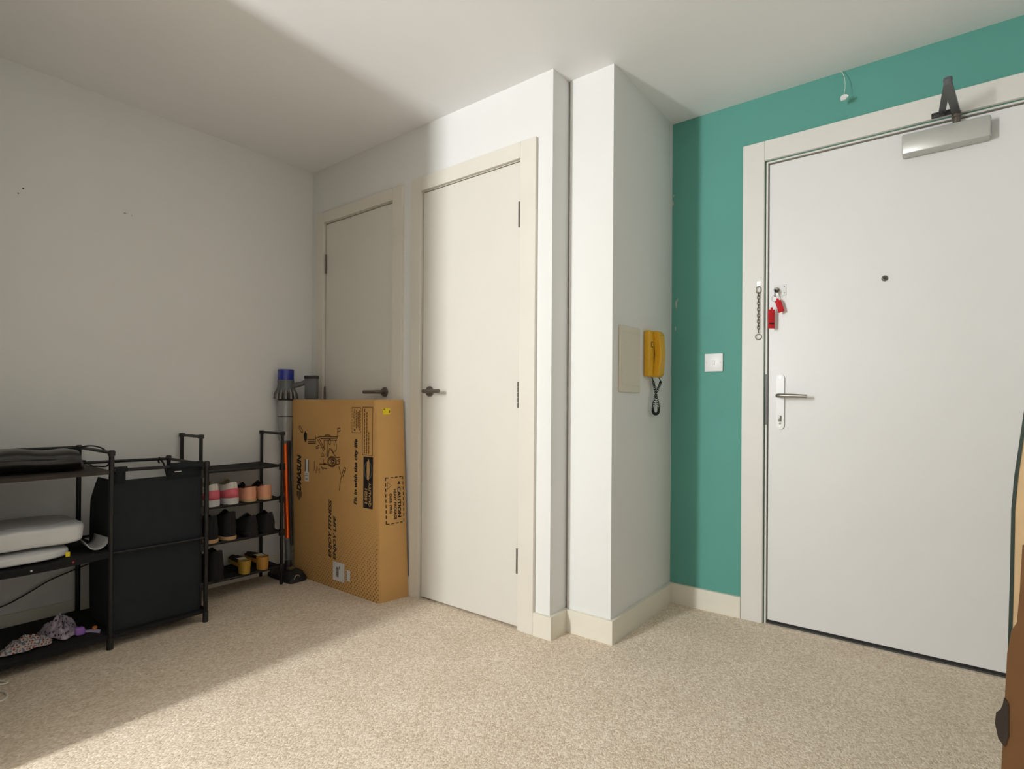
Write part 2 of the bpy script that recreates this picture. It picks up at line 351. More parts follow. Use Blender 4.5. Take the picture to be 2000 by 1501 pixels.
k = thing('key_bunch',(2.50,LY-.03,1.40),'keys with two red plastic tags hanging from the white lock plate','keys')
B().box(2.494,2.498,LY-.034,LY-.017,1.500,1.512,bev=.001).lathe([(.0125,-.0014),(.0125,.0014),(0,.0014)],(2.496,LY-.044,1.504),(1,.25,0),14).box(2.4945,2.4975,LY-.046,LY-.036,1.478,1.496,bev=.001).go('key','dark',k,label='dark headed key in the lock')
ring(B(),2.494,LY-.042,1.470,.011,.0135,.6,.0011).go('key_ring','chrome',k)
def tagplate(name,cx,cy,zt,wd,hh,rz,rx,slot=True):
    m=Matrix.Translation((cx,cy,zt))@Matrix.Rotation(rz,4,'Z')@Matrix.Rotation(rx,4,'Y')
    p=B().box(-wd/2,wd/2,-.002,.002,-hh,0,bev=.0015,mx=m).box(-.005,.005,-.0018,.0018,-.002,.010,bev=.001,mx=m).go(name,'red',k,label='red plastic key tag')
    if slot: B().box(-wd*.36,wd*.36,-.0028,.0028,-hh*.78,-hh*.70,mx=m).go('tag_slot','ink',p)
tagplate('key_tag',2.482,LY-.040,1.423,.030,.085,.75,0)
tagplate('key_tag',2.507,LY-.036,1.462,.026,.055,.5,-.30,False)

s = thing('light_switch',(2.2175,D,1.155),'white square light switch on the teal wall','switch')
B().box(2.174,2.261,D-.009,D,1.154,1.241,bev=.003).go('face_plate','whitep',s)
B().box(2.211,2.224,D-.0125,D-.008,1.186,1.209,bev=.002).go('rocker','whitep',s)
for x in (2.184,2.251): B().lathe([(.003,0),(.003,.0006),(0,.0006)],(x,D-.009,1.1975),(0,-1,0),10).go('screw','beige',s)

p = thing('access_panel',(Bx,.276,1.045),'flat beige rectangular cover panel on the pier beside the phone','panel')
B().box(Bx,Bx+.010,.180,.374,1.046,1.332,bev=.002,seg=1).go('panel_frame','beige',p)
B().box(Bx+.008,Bx+.0125,.194,.362,1.076,1.306,bev=.0015,seg=1).go('panel_cover','beige',p)

ip = thing('intercom_phone',(Bx,.48,1.12),'yellow wall intercom handset with coiled black cord on the white pier','phone')
B().box(Bx,Bx+.030,.428,.480,1.122,1.334,bev=.007,seg=3).box(Bx,Bx+.022,.465,.546,1.122,1.334,bev=.005,seg=2).go('base','yellow',ip)
# handset: bowed grip with two swollen ends
rg=[]
for i in range(17):
    t=i/16; zz=1.120+.214*t; e=abs(2*t-1)**1.6
    x0=Bx+.020+.012*(1-e); x1=Bx+.052+.010*(1-e); y0=.470+.013*(1-e); y1=.541-.004*(1-e)
    if i in (0,16): x0+=.006; x1-=.008; y0+=.006; y1-=.006
    rg.append([(x1,y0+.004,zz),(x1,y1-.004,zz),(x1-.004,y1,zz),(x0,y1,zz),(x0,y0,zz),(x1-.004,y0,zz)])
B().loft(rg).go('handset','yellow',ip)
bt=B().box(Bx+.028,Bx+.0318,.446,.465,1.257,1.282,bev=.0006,seg=1).go('button_surround','dark',ip)
B().box(Bx+.030,Bx+.034,.450,.464,1.260,1.278,bev=.001).go('door_button','yellow',bt)
# coiled cord, a hanging loop
base=[(Bx+.014,.490,1.122),(Bx+.016,.498,1.108),(Bx+.016,.510,1.085),(Bx+.018,.528,1.045),(Bx+.02,.548,1.0),(Bx+.02,.558,.970),(Bx+.02,.549,.954),(Bx+.02,.527,.949),(Bx+.02,.502,.954),(Bx+.02,.490,.972),(Bx+.022,.500,1.005),(Bx+.026,.528,1.06),(Bx+.030,.550,1.092),(Bx+.032,.546,1.108),(Bx+.034,.520,1.121)]
def spl(P,n):
    P=[Vector(q) for q in P]; out=[]
    for i in range(len(P)-1):
        a,b_,c_,d_=P[max(i-1,0)],P[i],P[i+1],P[min(i+2,len(P)-1)]
        for j in range(n):
            t=j/n; out.append(.5*((2*b_)+(c_-a)*t+(2*a-5*b_+4*c_-d_)*t*t+(3*b_-a-3*c_+d_)*t**3))
    return out+[P[-1]]
def coil(P,n,r,turns):
    C=spl(P,n); out=[]; m=len(C); 
    for i,q in enumerate(C):
        f=i/(m-1)
        tg=(C[min(i+1,m-1)]-C[max(i-1,0)]).normalized(); e1=Vector((1,0,0)); e1=(e1-tg*e1.dot(tg)).normalized(); e2=tg.cross(e1)
        a=turns*2*math.pi*f; rr=r*min(1,max(0,(f-.08)/.03),max(0,(.92-f)/.03))
        out.append(q+rr*(math.cos(a)*e1+math.sin(a)*e2))
    return out
B().tube(coil(base,36,.0052,62),.0021,5).go('coiled_cord','dark',ip)

hp = thing('hanging_ornament',(2.762,.70,2.26),'small crumpled white paper ornament hanging on a thread below the ceiling','ornament')
B().tube(spl([(2.741,.745,2.4127),(2.752,.735,2.395),(2.762,.72,2.36),(2.765,.71,2.32),(2.762,.70,2.285)],6),.0011,5).go('thread','cord',hp)
t=bmesh.new(); bmesh.ops.create_icosphere(t,subdivisions=2,radius=.016)
for v in t.verts: v.co=Vector((v.co.x*1.05,v.co.y*.8,v.co.z*.8))*random.uniform(.7,1.15)+Vector((2.763,.70,2.272))
bb=B(); bb._merge(t); bb.go('crumpled_paper','whitep',hp,smooth=False)

# ------------------------------------------------------------------ tall cardboard box
FY=-.187
def cbm():
    """cardboard with a printed dot pattern that fades out upwards"""
    m=M['card'].copy(); m.name='printed_cardboard'; nt=m.node_tree; N=nt.nodes.new; L=nt.links.new
    p=nt.nodes['Principled BSDF']; src=p.inputs['Base Color'].links[0].from_socket
    g=N('ShaderNodeNewGeometry'); sx=N('ShaderNodeSeparateXYZ'); L(g.outputs['Position'],sx.inputs[0])
    def mth(op,a,b=None,c=None):
        n=N('ShaderNodeMath'); n.operation=op
        for i,v in enumerate((a,b,c)):
            if v is None: continue
            if isinstance(v,(int,float)): n.inputs[i].default_value=v
            else: L(v,n.inputs[i])
        return n.outputs[0]
    P=.0235
    def dots(off):
        u=mth('PINGPONG',mth('ADD',sx.outputs[0],off+5),P/2) ; v=mth('PINGPONG',mth('ADD',sx.outputs[2],off+5),P/2)
        return mth('SQRT',mth('ADD',mth('MULTIPLY',u,u),mth('MULTIPLY',v,v)))
    dmin=mth('MINIMUM',dots(0),dots(P/2))
    top=mth('MULTIPLY_ADD',sx.outputs[0],.30,.20)               # pattern reaches higher to the right
    fade=mth('MULTIPLY_ADD',mth('SUBTRACT',top,sx.outputs[2]),.010,.0008)
    rad=mth('MINIMUM',mth('MAXIMUM',fade,0.0),.0040)
    inside=mth('LESS_THAN',dmin,rad)
    face=mth('LESS_THAN',sx.outputs[1],FY+.004)
    mk=mth('MULTIPLY',mth('MULTIPLY',inside,face),.75)
    mx=N('ShaderNodeMix'); mx.data_type='RGBA'; L(mk,mx.inputs[0]); L(src,mx.inputs[6]); mx.inputs[7].default_value=(*lin((84,54,24)),1)
    L(mx.outputs[2],p.inputs['Base Color']); return m
M['cardp']=cbm()
bx = thing('cardboard_box',(.5,-.1,0),'tall brown cardboard box with printed exercise bike standing against the cupboard door','box')
HB=1.005
def bp(u,v,wz):
    """point of the slightly sheared box: u along X, v depth, w height 0..1"""
    z=wz*HB; x=(.137-.037*wz)*(1-u)+(.895-.040*wz)*u; x+=u*v*(.025-.010*wz)
    y=FY+v*(.168)
    bul=.006*math.sin(math.pi*max(0,min(1,wz)))
    return Vector((x+u*bul*math.sin(math.pi*v)*1.5,y-(1-v)*bul*.0,z))
n=8; rings=[]
for i in range(n+1):
    w_=i/n; r=[]
    for (u,v) in [(0,0),(.02,-.0),(.5,0),(.985,0),(1,.06),(1,.3),(1,.5),(1,.7),(1,1),(.5,1),(0,1),(0,.5)]: r.append(bp(u,v,w_))
    rings.append(r)
B().loft(rings).go('carton_body','cardp',bx)
# top flaps, slightly proud, with centre seam
for v0,v1 in ((.0,.49),(.51,1.0)):
    pts=[bp(0,v0,1),bp(1,v0,1),bp(1,v1,1),bp(0,v1,1)]
    B().poly(pts,(0,0,.004)).go('top_flap','card',bx)
B().poly([bp(0,.49,1)+Vector((0,0,.0)),bp(1,.49,1),bp(1,.51,1),bp(0,.51,1)],(0,0,.002)).go('top_seam','cardd',bx)
Zd=Vector((0,0,1)); Xn=Vector((-1,0,0)); FO=FY-.0003
def ftext(body,xr,z0,z1,hh,m,shear=.0,bold=.0,par=bx,off=0): return text(body,(xr,FO-off,z0),Zd,Xn,z1-z0,hh,m,par,shear=shear,bold=bold)
ftext('DMASUN',.200,.486,.694,.045,'ink',shear=.25,bold=.045)
b=B()
for i,(a0,l) in enumerate(((.0,.046),(.010,.062),(.0205,.080),(.031,.062),(.041,.046))): b.box(.156+a0,.156+a0+.0065,FO-.0004,FO,.482-l*.62,.484)
b.go('printed_logo_stripes','ink',bx)
ftext('Fit in with the city life',.722,.468,.806,.034,'ink',shear=.2,bold=.04)
ftext('ENJOY FITNESS',.502,.158,.470,.034,'ink',shear=.25,bold=.03)
ftext('ENJOY LIFE',.545,.153,.388,.034,'ink',shear=.25,bold=.03)
blk=B().box(.766,.842,FO-.0004,FO,.460,.720).go('printed_black_panel','ink',bx)
text('HIGH',(.800,FO-.0006,.484),Zd,Xn,.075,.022,'card',blk,bold=.03); text('QUALITY',(.832,FO-.0006,.470),Zd,Xn,.122,.022,'card',blk,bold=.03)
def ringp(cx,cz,rx,rz,wd,y,m,par,name):
    b=B(); K=24
    o=[(cx+rx*math.cos(2*math.pi*k/K),y,cz+rz*math.sin(2*math.pi*k/K)) for k in range(K+1)]
    q=[(cx+(rx-wd)*math.cos(2*math.pi*k/K),y,cz+(rz-wd)*math.sin(2*math.pi*k/K)) for k in range(K+1)]
    b.loft([o,q],cap=False,closed=False); return b.go(name,m,par,smooth=False)
ringp(.804,.652,.031,.046,.004,FO-.0007,'grey',blk,'printed_emblem_ring')
B().poly([(.796,FO-.0005,.606),(.806,FO-.0005,.600),(.812,FO-.0005,.612),(.816,FO-.0005,.650),(.812,FO-.0005,.700),(.806,FO-.0005,.712),(.801,FO-.0005,.700),(.794,FO-.0005,.690),(.792,FO-.0005,.650)],(0,-.0004,0)).go('printed_emblem','card',blk)
b=B()
for x0,x1,z0,z1 in ((.755,.838,.727,.730),(.755,.838,.969,.972),(.755,.758,.727,.972),(.835,.838,.727,.972)): b.box(x0,x1,FO-.0004,FO,z0,z1)
for x0,z0,z1 in ((.770,.735,.962),(.788,.735,.945),(.804,.735,.845)):
    z=z0
    while z<z1: l=random.uniform(.008,.022); b.box(x0,x0+.006,FO-.0004,FO,z,min(z+l,z1)); z+=l+.003
b.go('printed_small_print','inkb',bx)
b=B()
def dash(b,p,q,y,wd,on,off):
    p=Vector((p[0],0,p[1]));q=Vector((q[0],0,q[1]));L=(q-p).length;d=(q-p)/L;t=0
    while t<L:
        a=p+d*t;c=p+d*min(t+on,L); x0,x1=sorted((a.x,c.x)); z0,z1=sorted((a.z,c.z))
        b.box(x0-wd/2,x1+wd/2,y-.0004,y,z0-wd/2*(d.x!=0),z1+wd/2*(d.x!=0)); t+=on+off
for p_,q_ in (((.668,.838),(.740,.838)),((.668,.968),(.740,.968)),((.668,.838),(.668,.968)),((.740,.838),(.740,.968))): dash(b,p_,q_,FO,.003,.010,.005)
for x0,z0,z1 in ((.702,.862,.955),(.715,.865,.945),(.727,.850,.955)):
    z=z0
    while z<z1: l=random.uniform(.004,.012); b.box(x0,x0+.006,FO-.0004,FO,z,min(z+l,z1)); z+=l+.002
b.go('printed_notice_frame','inkb',bx)
ftext('CAUTION',.697,.868,.958,.016,'ink',bold=.01)
B().poly([(.682,FO,.852),(.697,FO,.846),(.697,FO,.860)],(0,-.0004,0)).go('printed_warning_triangle','ink',bx)
# exercise bike line drawing
BIKE = [[(0.173, 0.852), (0.184, 0.859), (0.207, 0.835), (0.215, 0.82), (0.204, 0.818), (0.181, 0.837), (0.173, 0.852)], [(0.268, 0.783), (0.335, 0.786)], [(0.268, 0.772), (0.335, 0.775)], [(0.268, 0.763), (0.338, 0.766)], [(0.34, 0.806), (0.339, 0.765)], [(0.343, 0.794), (0.385, 0.805), (0.543, 0.811)], [(0.385, 0.794), (0.543, 0.803)], [(0.543, 0.803), (0.545, 0.852)], [(0.421, 0.806), (0.433, 0.814), (0.456, 0.817), (0.476, 0.814), (0.484, 0.809)], [(0.359, 0.789), (0.422, 0.726)], [(0.374, 0.792), (0.427, 0.738)], [(0.344, 0.743), (0.375, 0.759), (0.375, 0.744), (0.346, 0.737)], [(0.421, 0.785), (0.422, 0.738)], [(0.457, 0.787), (0.455, 0.698)], [(0.418, 0.787), (0.541, 0.792)], [(0.471, 0.795), (0.464, 0.787), (0.464, 0.77), (0.477, 0.764), (0.482, 0.776), (0.482, 0.791), (0.471, 0.795)], [(0.526, 0.79), (0.534, 0.767), (0.534, 0.744), (0.52, 0.729)], [(0.511, 0.787), (0.517, 0.763)], [(0.472, 0.746), (0.46, 0.699)], [(0.477, 0.747), (0.527, 0.703)], [(0.492, 0.742), (0.517, 0.711)], [(0.406, 0.719), (0.422, 0.699), (0.396, 0.697), (0.399, 0.713)], [(0.447, 0.73), (0.448, 0.692)], [(0.379, 0.653), (0.458, 0.657)], [(0.417, 0.681), (0.418, 0.66), (0.438, 0.66)], [(0.4, 0.635), (0.449, 0.633)], [(0.392, 0.643), (0.418, 0.624)], [(0.346, 0.601), (0.356, 0.638), (0.366, 0.617), (0.382, 0.631), (0.377, 0.603)], [(0.331, 0.666), (0.33, 0.611)], [(0.527, 0.7), (0.566, 0.702)], [(0.552, 0.69), (0.566, 0.689), (0.562, 0.679), (0.547, 0.684)], [(0.54, 0.853), (0.564, 0.859), (0.569, 0.844), (0.545, 0.838)], [(0.6, 0.65), (0.619, 0.649), (0.617, 0.634), (0.598, 0.635)], [(0.6, 0.644), (0.582, 0.608), (0.57, 0.57), (0.563, 0.526)], [(0.61, 0.634), (0.591, 0.6)], [(0.557, 0.653), (0.575, 0.613)], [(0.535, 0.677), (0.532, 0.666), (0.524, 0.657), (0.511, 0.65), (0.496, 0.647), (0.481, 0.648), (0.467, 0.653), (0.458, 0.661), (0.455, 0.672), (0.458, 0.683), (0.467, 0.692), (0.48, 0.699), (0.495, 0.702), (0.511, 0.701), (0.523, 0.696), (0.532, 0.687), (0.535, 0.677)], [(0.527, 0.677), (0.525, 0.668), (0.518, 0.66), (0.508, 0.655), (0.496, 0.652), (0.484, 0.653), (0.473, 0.657), (0.466, 0.664), (0.464, 0.672), (0.466, 0.681), (0.473, 0.688), (0.483, 0.694), (0.495, 0.696), (0.507, 0.695), (0.518, 0.691), (0.525, 0.685), (0.527, 0.677)], [(0.517, 0.677), (0.516, 0.672), (0.512, 0.668), (0.505, 0.664), (0.498, 0.663), (0.491, 0.663), (0.485, 0.666), (0.481, 0.67), (0.479, 0.675), (0.48, 0.68), (0.484, 0.684), (0.491, 0.688), (0.498, 0.689), (0.505, 0.689), (0.511, 0.686), (0.515, 0.682), (0.517, 0.677)], [(0.511, 0.677), (0.51, 0.674), (0.508, 0.672), (0.505, 0.67), (0.501, 0.669), (0.497, 0.669), (0.493, 0.67), (0.491, 0.673), (0.49, 0.675), (0.491, 0.678), (0.493, 0.681), (0.496, 0.683), (0.5, 0.683), (0.504, 0.683), (0.508, 0.682), (0.51, 0.68), (0.511, 0.677)], [(0.562, 0.675), (0.561, 0.671), (0.557, 0.667), (0.553, 0.665), (0.547, 0.663), (0.542, 0.664), (0.537, 0.666), (0.534, 0.669), (0.533, 0.673), (0.534, 0.677), (0.537, 0.68), (0.542, 0.683), (0.547, 0.684), (0.553, 0.683), (0.557, 0.681), (0.56, 0.678), (0.562, 0.675)]]
SEAT = [(0.237, 0.831), (0.254, 0.815), (0.253, 0.784), (0.241, 0.765), (0.225, 0.783), (0.221, 0.81)]

b=B()
def ribbon(b,pts,wd,y):
    P=[Vector((p[0],y,p[1])) for p in pts]; L_=[];R_=[]
    for i,q in enumerate(P):
        tg=(P[min(i+1,len(P)-1)]-P[max(i-1,0)]); tg=tg.normalized() if tg.length>1e-6 else Vector((1,0,0)); nn=Vector((-tg.z,0,tg.x))*wd/2
        L_.append(q+nn);R_.append(q-nn)
    b.loft([L_,R_],cap=False,closed=False)
for l in BIKE: ribbon(b,l,.0056,FO-.0004)
b.go('printed_bike_drawing','inkb',bx,smooth=False,kind='stuff')
B().poly([(x,FO,z) for x,z in SEAT],(0,-.0004,0)).go('printed_saddle','ink',bx)
# shipping labels
lb=B().box(.236,.276,FO-.0005,FO,.548,.600).box(.247,.265,FO-.0005,FO,.600,.672).go('shipping_label','label',bx)
B().box(.236,.246,FO-.0006,FO,.604,.672).box(.268,.275,FO-.0006,FO,.604,.668).go('label_print','grey',lb)
b=B()
for z in (.588,.580,.562,.556): b.box(.242,.268,FO-.0009,FO-.0004,z,z+.003)
b.go('label_small_print','grey',lb)
lb=B().box(.512,.612,FO-.0006,FO,.046,.145).go('barcode_label','label',bx)
b=B(); z=.068
while z<.118: l=random.choice((.0015,.003)); b.box(.540,.563,FO-.001,FO-.0005,z,z+l); z+=l+.0018
b.box(.566,.570,FO-.001,FO-.0005,.11,.125); b.go('barcode','dark',lb)
lb=B().box(.628,.662,FO-.0006,FO,.063,.118).go('small_label','label',bx)
b=B()
for z in (.068,.080,.090,.100,.108): b.box(.630,.635,FO-.001,FO-.0005,z,z+.006)
b.go('label_print','dark',lb)
# side face print (faces +X): text runs downwards
def sx_(v,w_): return bp(1,v,w_).x
def sidep(y,z): v=(y-FY)/.168; return Vector((bp(1,v,z/HB).x+.0007,y,z))
def stext(body,y,z_top,z_bot,hh,m,bold=0): 
    o=text(body,(0,y,z_top),(0,0,-1),(0,1,0),z_top-z_bot,hh,m,bx,bold=bold); me=o.data; og=ORG[o.name]
    for v_ in me.vertices:
        q=v_.co+og; v_.co=sidep(q.y,q.z)-og
stext('CAUTION',-.074,.566,.410,.021,'ink',.04); stext('HEAVY PACKAGE',-.098,.556,.402,.017,'ink',.03); stext('OVER 19KG',-.123,.536,.436,.015,'ink',.03)
def spoly(pts,name,m):
    B().loft([[sidep(y,z) for y,z in pts],[sidep(y,z)+Vector((.0004,0,0)) for y,z in pts]]).go(name,m,bx,smooth=False)
spoly([(-.074,.578),(-.053,.578),(-.0635,.595)],'printed_warning_triangle','ink')
b=B()
def sdash(p,q,wd,on,off):
    p=Vector((0,*p));q=Vector((0,*q));L=(q-p).length;d=(q-p)/L;nn=Vector((0,-d.z,d.y))*wd/2;t=0
    while t<L:
        a=p+d*t;c=p+d*min(t+on,L); pts=[a-nn,c-nn,c+nn,a+nn]
        b.loft([[sidep(v.y,v.z) for v in pts],[sidep(v.y,v.z)+Vector((.0004,0,0)) for v in pts]]); t+=on+off
for p_,q_ in (((-.142,.615),(-.036,.615)),((-.142,.384),(-.036,.384)),((-.142,.384),(-.142,.615)),((-.036,.384),(-.036,.615))): sdash(p_,q_,.0045,.017,.010)
for p_,q_ in (((-.133,.594),(-.110,.576)),((-.133,.558),(-.110,.576)),((-.133,.594),(-.133,.558))): sdash(p_,q_,.0015,.1,0)
b.go('printed_caution_frame','ink',bx,smooth=False)
spoly([(-.145,.934),(-.102,.936),(-.103,.966),(-.146,.965)],'yellow_sticker','sticker')
for q in ([(-.141,.958),(-.134,.957),(-.134,.963),(-.140,.964)],[(-.110,.944),(-.105,.942),(-.104,.954),(-.108,.956)]):
    B().loft([[sidep(y,z)+Vector((.0005,0,0)) for y,z in q],[sidep(y,z)+Vector((.0009,0,0)) for y,z in q]]).go('sticker_print','inkb',bx,smooth=False)
# ------------------------------------------------------------------ open shelf unit with laundry bag
XF, XB = .465, .045
YL, YM, YRt = -1.69, -1.182, -.818
su = thing('shelf_unit',(.255,-1.25,0),'black metal tube shelf unit holding a laundry bag and folded sheets','shelf unit')
def post(x,y,zt,par,m='black',r=.0095,foot=True):
    o=B().tube([(x,y,.03 if foot else 0),(x,y,zt)],r,10).go('post',m,par)
    if foot: B().tube([(x,y,0),(x,y,.045)],r*1.25,10).go('foot','dark',o)
    B().lathe([(r*1.3,-.012),(r*1.35,.004),(r*.9,.010),(0,.010)],(x,y,zt),(0,0,1),10).go('corner_cap','dark',o)
    return o
for x in (XF,XB):
    post(x,YL,.785,su); post(x,YM,.785,su); post(x,YRt,.715,su)
def rail(pts,par,name='rail',r=.007): return B().tube(pts,r,8).go(name,'black',par)
for x in (XB,): rail([(x,YL,.785),(x,YM,.785)],su)
rail([(XB,YM,.785),(XF,YM,.785)],su); rail([(XB,YL,.785),(XF,YL,.785)],su)
for x in (XF,XB): rail([(x,YM,.714),(x,YRt,.708)],su); rail([(x,YM,.382),(x,YRt,.379)],su,r=.006)
rail([(XB,YRt,.708),(XF,YRt,.708)],su); rail([(XB,YRt,.055),(XF,YRt,.055)],su); rail([(XB,YM,.382),(XF,YM,.382)],su,r=.006)
def shelf_board(x0,x1,y0,y1,z0,z1,sag,par,m='blackf'):
    rings=[]
    for i in range(13):
        t=i/12; y=y0+(y1-y0)*t; s_=sag*math.sin(math.pi*t)
        rings.append([(x0,y,z0-s_),(x1,y,z0-s_),(x1,y,z1-s_),(x0,y,z1-s_)])
    return B().loft(rings).go('shelf',m,par)
M['shelftop']=mat('worn_shelf_fabric',(58,50,44),.85,var=.25,vscale=30)
sh=shelf_board(XB,XF+.004,YL,YM,.700,.714,.002,su,'shelftop')
sh=shelf_board(XB,XF+.006,YL,YM,.368,.392,.010,su)
for y,m,z in ((-1.305,'red',.376),(-1.428,'label',.371)): B().lathe([(.0035,0),(.003,.0015),(0,.0015)],(XF+.0062,y,z),(1,0,0),10).go('stud',m,sh)
shelf_board(XB,XF+.004,YL,YM,.042,.060,.004,su)
shelf_board(XB+.0,XF+.004,YM,YRt,.042,.056,.002,su)
# laundry bag
lb_=thing('laundry_bag',(.30,-1.0,.06),'dark navy canvas laundry bag hanging inside the black shelf unit','laundry bag')
def bagring(z,t):
    b_=.010*math.sin(math.pi*t); x0,x1,y0,y1=.165,.446+b_*.3,YM+.013-b_*.4,YRt-.016
    pts=[]; n=6
    for (ax,ay,bx_,by_) in ((x0,y0,x1,y0),(x1,y0,x1,y1),(x1,y1,x0,y1),(x0,y1,x0,y0)):
        for k in range(n):
            f=k/n; wv=.0022*math.sin(9*f+7*t)*math.sin(math.pi*f)
            px=ax+(bx_-ax)*f; py=ay+(by_-ay)*f
            px+=(wv if ax==bx_ else 0); py+=(wv if ay==by_ else 0); pts.append((px,py,z))
    return pts
rg=[[(p[0],p[1],p[2]-(.10*(i/14)**6)*min(1,max(0,.24-p[0])/.07)) for p in bagring(.058+.612*i/14,i/14)] for i in range(15)]
inner=[[((p[0]-.3)*.985+.3,(p[1]+1.0)*.985-1.0,p[2]) for p in r] for r in rg[::-1]][:-1]
B().loft(rg+inner).go('bag_body','navy',lb_)
for y0,y1 in ((YM+.014,-1.128),(-.972,YRt-.016)):
    rr=[]
    for i in range(9):
        a=math.pi*i/8; cx,cz=XF-.004,.7135; r_=.0125
        rr.append((cx+r_*math.cos(a)*.9,cz+r_*math.sin(a)))
    prof=[(.4475,.655),(.4478,.69),(XF-.0165,.7135)]+[(XF-.004-.0125*math.cos(math.pi*i/8),.7135+.0125*math.sin(math.pi*i/8)) for i in range(1,9)]+[(XF+.0085,.706)]
    B().loft([[(x,y0,z) for x,z in prof],[(x,y1,z) for x,z in prof]],cap=False,closed=False).go('hanging_strap','navy',lb_,solid=.002)
B().box(.4488,.4500,-.945,-.918,.684,.688).go('stitched_label','label',lb_)
for y in (-.86,): B().tube([(.165,y,.60),(.10,y,.69),(XB,y,.708+.008),(XB-.011,y,.70),(XB,y,.69)],.004,6).go('back_tie','blackf',lb_)

# soft shapes
def soft(b,c,size,p=4.0,seg=3,noise=.0,seed=0,mx=None,fr=14):
    t=bmesh.new(); bmesh.ops.create_cube(t,size=2); bmesh.ops.subdivide_edges(t,edges=t.edges[:],cuts=2**seg-1,use_grid_fill=True)
    from mathutils import noise as nz
    for v in t.verts:
        q=v.co; l=(abs(q.x)**p+abs(q.y)**p+abs(q.z)**p)**(1/p); q=q/l
        q=Vector((q.x*size[0]/2,q.y*size[1]/2,q.z*size[2]/2))
        if noise: q+=q.normalized()*noise*nz.noise(q*fr+Vector((seed*3.1,seed,0)))
        v.co=q+Vector(c) if mx is None else mx@q
    b._merge(t); return b
# black pouch with cable on the top shelf
bp_=thing('black_pouch',(.30,-1.42,.714),'glossy black padded pouch with a cable lying on top of the shelf unit','pouch')
M['gloss']=mat('glossy_black_nylon',(16,16,17),.32,var=.2,vscale=20,coat=.2)
rg=[]
for i in range(15):
    t=i/14; y=-1.67+.435*t; e=(max(0,1-(2*t-1)**8))**.5; hw=.085*e*(1+.05*math.sin(9*t)); hz=.043*e*(1+.07*math.sin(14*t+1))
    cx=.325-.012*math.sin(4*t); cz=.716+hz+.001
    rg.append([(cx+hw*abs(math.cos(a))**.7*(1 if math.cos(a)>0 else -1),y,cz+hz*abs(math.sin(a))**.75*(1 if math.sin(a)>0 else -1)) for a in [2*math.pi*k/20 for k in range(20)]])
B().loft(rg).go('pouch_body','gloss',bp_)
B().tube(spl([(.405,-1.66,.765),(.413,-1.5,.772),(.409,-1.36,.768),(.38,-1.245,.752)],6),.0028,6).go('seam_piping','gloss',bp_)
for y,z,m in ((-1.315,.752,'red'),(-1.335,.765,'label'),(-1.318,.742,'label')): B().lathe([(.004,0),(.003,.002),(0,.002)],(.403,y,z),(1,0,.2),8).go('emblem_dot',m,bp_)
B().tube(spl([(.30,-1.245,.748),(.29,-1.225,.742),(.29,-1.200,.7215),(.30,-1.185,.719),(.33,-1.162,.719),(.345,-1.155,.735),(.33,-1.150,.765),(.30,-1.17,.795),(.25,-1.2,.803),(.22,-1.24,.79),(.23,-1.27,.775)],6),.0034,6).go('cable','dark',bp_)
# folded bedding on the middle shelf
fs=thing('folded_sheet',(.26,-1.45,.40),'thick folded grey and white sheet on top of the bedding pile','bedding','folded sheets on the middle shelf')
fs['label']='thick folded pale sheet lying on top of the thin one in the shelf unit'
soft(B(),(.262,-1.463,.474),(.325,.425,.076),8,4,.016,2,fr=9).go('folded_cloth','sheet',fs)
soft(B(),(.235,-1.46,.502),(.27,.43,.030),3.5,4,.02,5,fr=8).go('cloth_fold','sheetg',fs)
f2=thing('folded_sheet',(.27,-1.46,.385),'thin folded white sheet with yellow tag under the thick one','bedding','folded sheets on the middle shelf')
soft(B(),(.268,-1.482,.407),(.35,.385,.042),5,4,.010,9,fr=9).go('folded_cloth','sheet',f2)
B().box(.441,.4435,-1.322,-1.308,.394,.412,bev=.0005,seg=1).go('care_tag','sticker',f2,label='yellow tag')
cp=B(); rr=[]
for i in range(9):
    a=math.radians(-160+150*i/8); rr.append([(.30+.14*t-.02*i/8,-1.215+.042*math.cos(a)*(.7+.3*t),.445+.046*math.sin(a)) for t in (0,.25,.5,.75,1)])
o=cp.loft(rr,cap=False,closed=False).go('curled_cloth','sheetg',None,org=(.36,-1.215,.392),solid=.003)
tag(o,'small curled grey cloth between the folded sheets and the laundry bag','cloth')
# scarves and small things on the bottom shelf
def patt(name,c0,c1,c2,sc):
    m=bpy.data.materials.new(name); m.use_nodes=True; nt=m.node_tree; p=nt.nodes['Principled BSDF']; p.inputs['Roughness'].default_value=.9
    tc=nt.nodes.new('ShaderNodeTexCoord'); v=nt.nodes.new('ShaderNodeTexVoronoi'); v.inputs['Scale'].default_value=sc; nt.links.new(tc.outputs['Object'],v.inputs['Vector'])
    r=nt.nodes.new('ShaderNodeValToRGB'); r.color_ramp.interpolation='CONSTANT'; e=r.color_ramp.elements; e[0].color=(*lin(c1),1); e[1].position=.30; e[1].color=(*lin(c0),1)
    n=r.color_ramp.elements.new(.62); n.color=(*lin(c2),1); nt.links.new(v.outputs['Distance'],r.inputs['Fac']); nt.links.new(r.outputs['Color'],p.inputs['Base Color']); return m
M['scarf']=patt('lavender_spotted_cotton',(172,158,174),(60,46,54),(186,174,184),75)
M['scarf2']=patt('floral_cotton',(190,178,170),(136,52,48),(110,112,130),85)
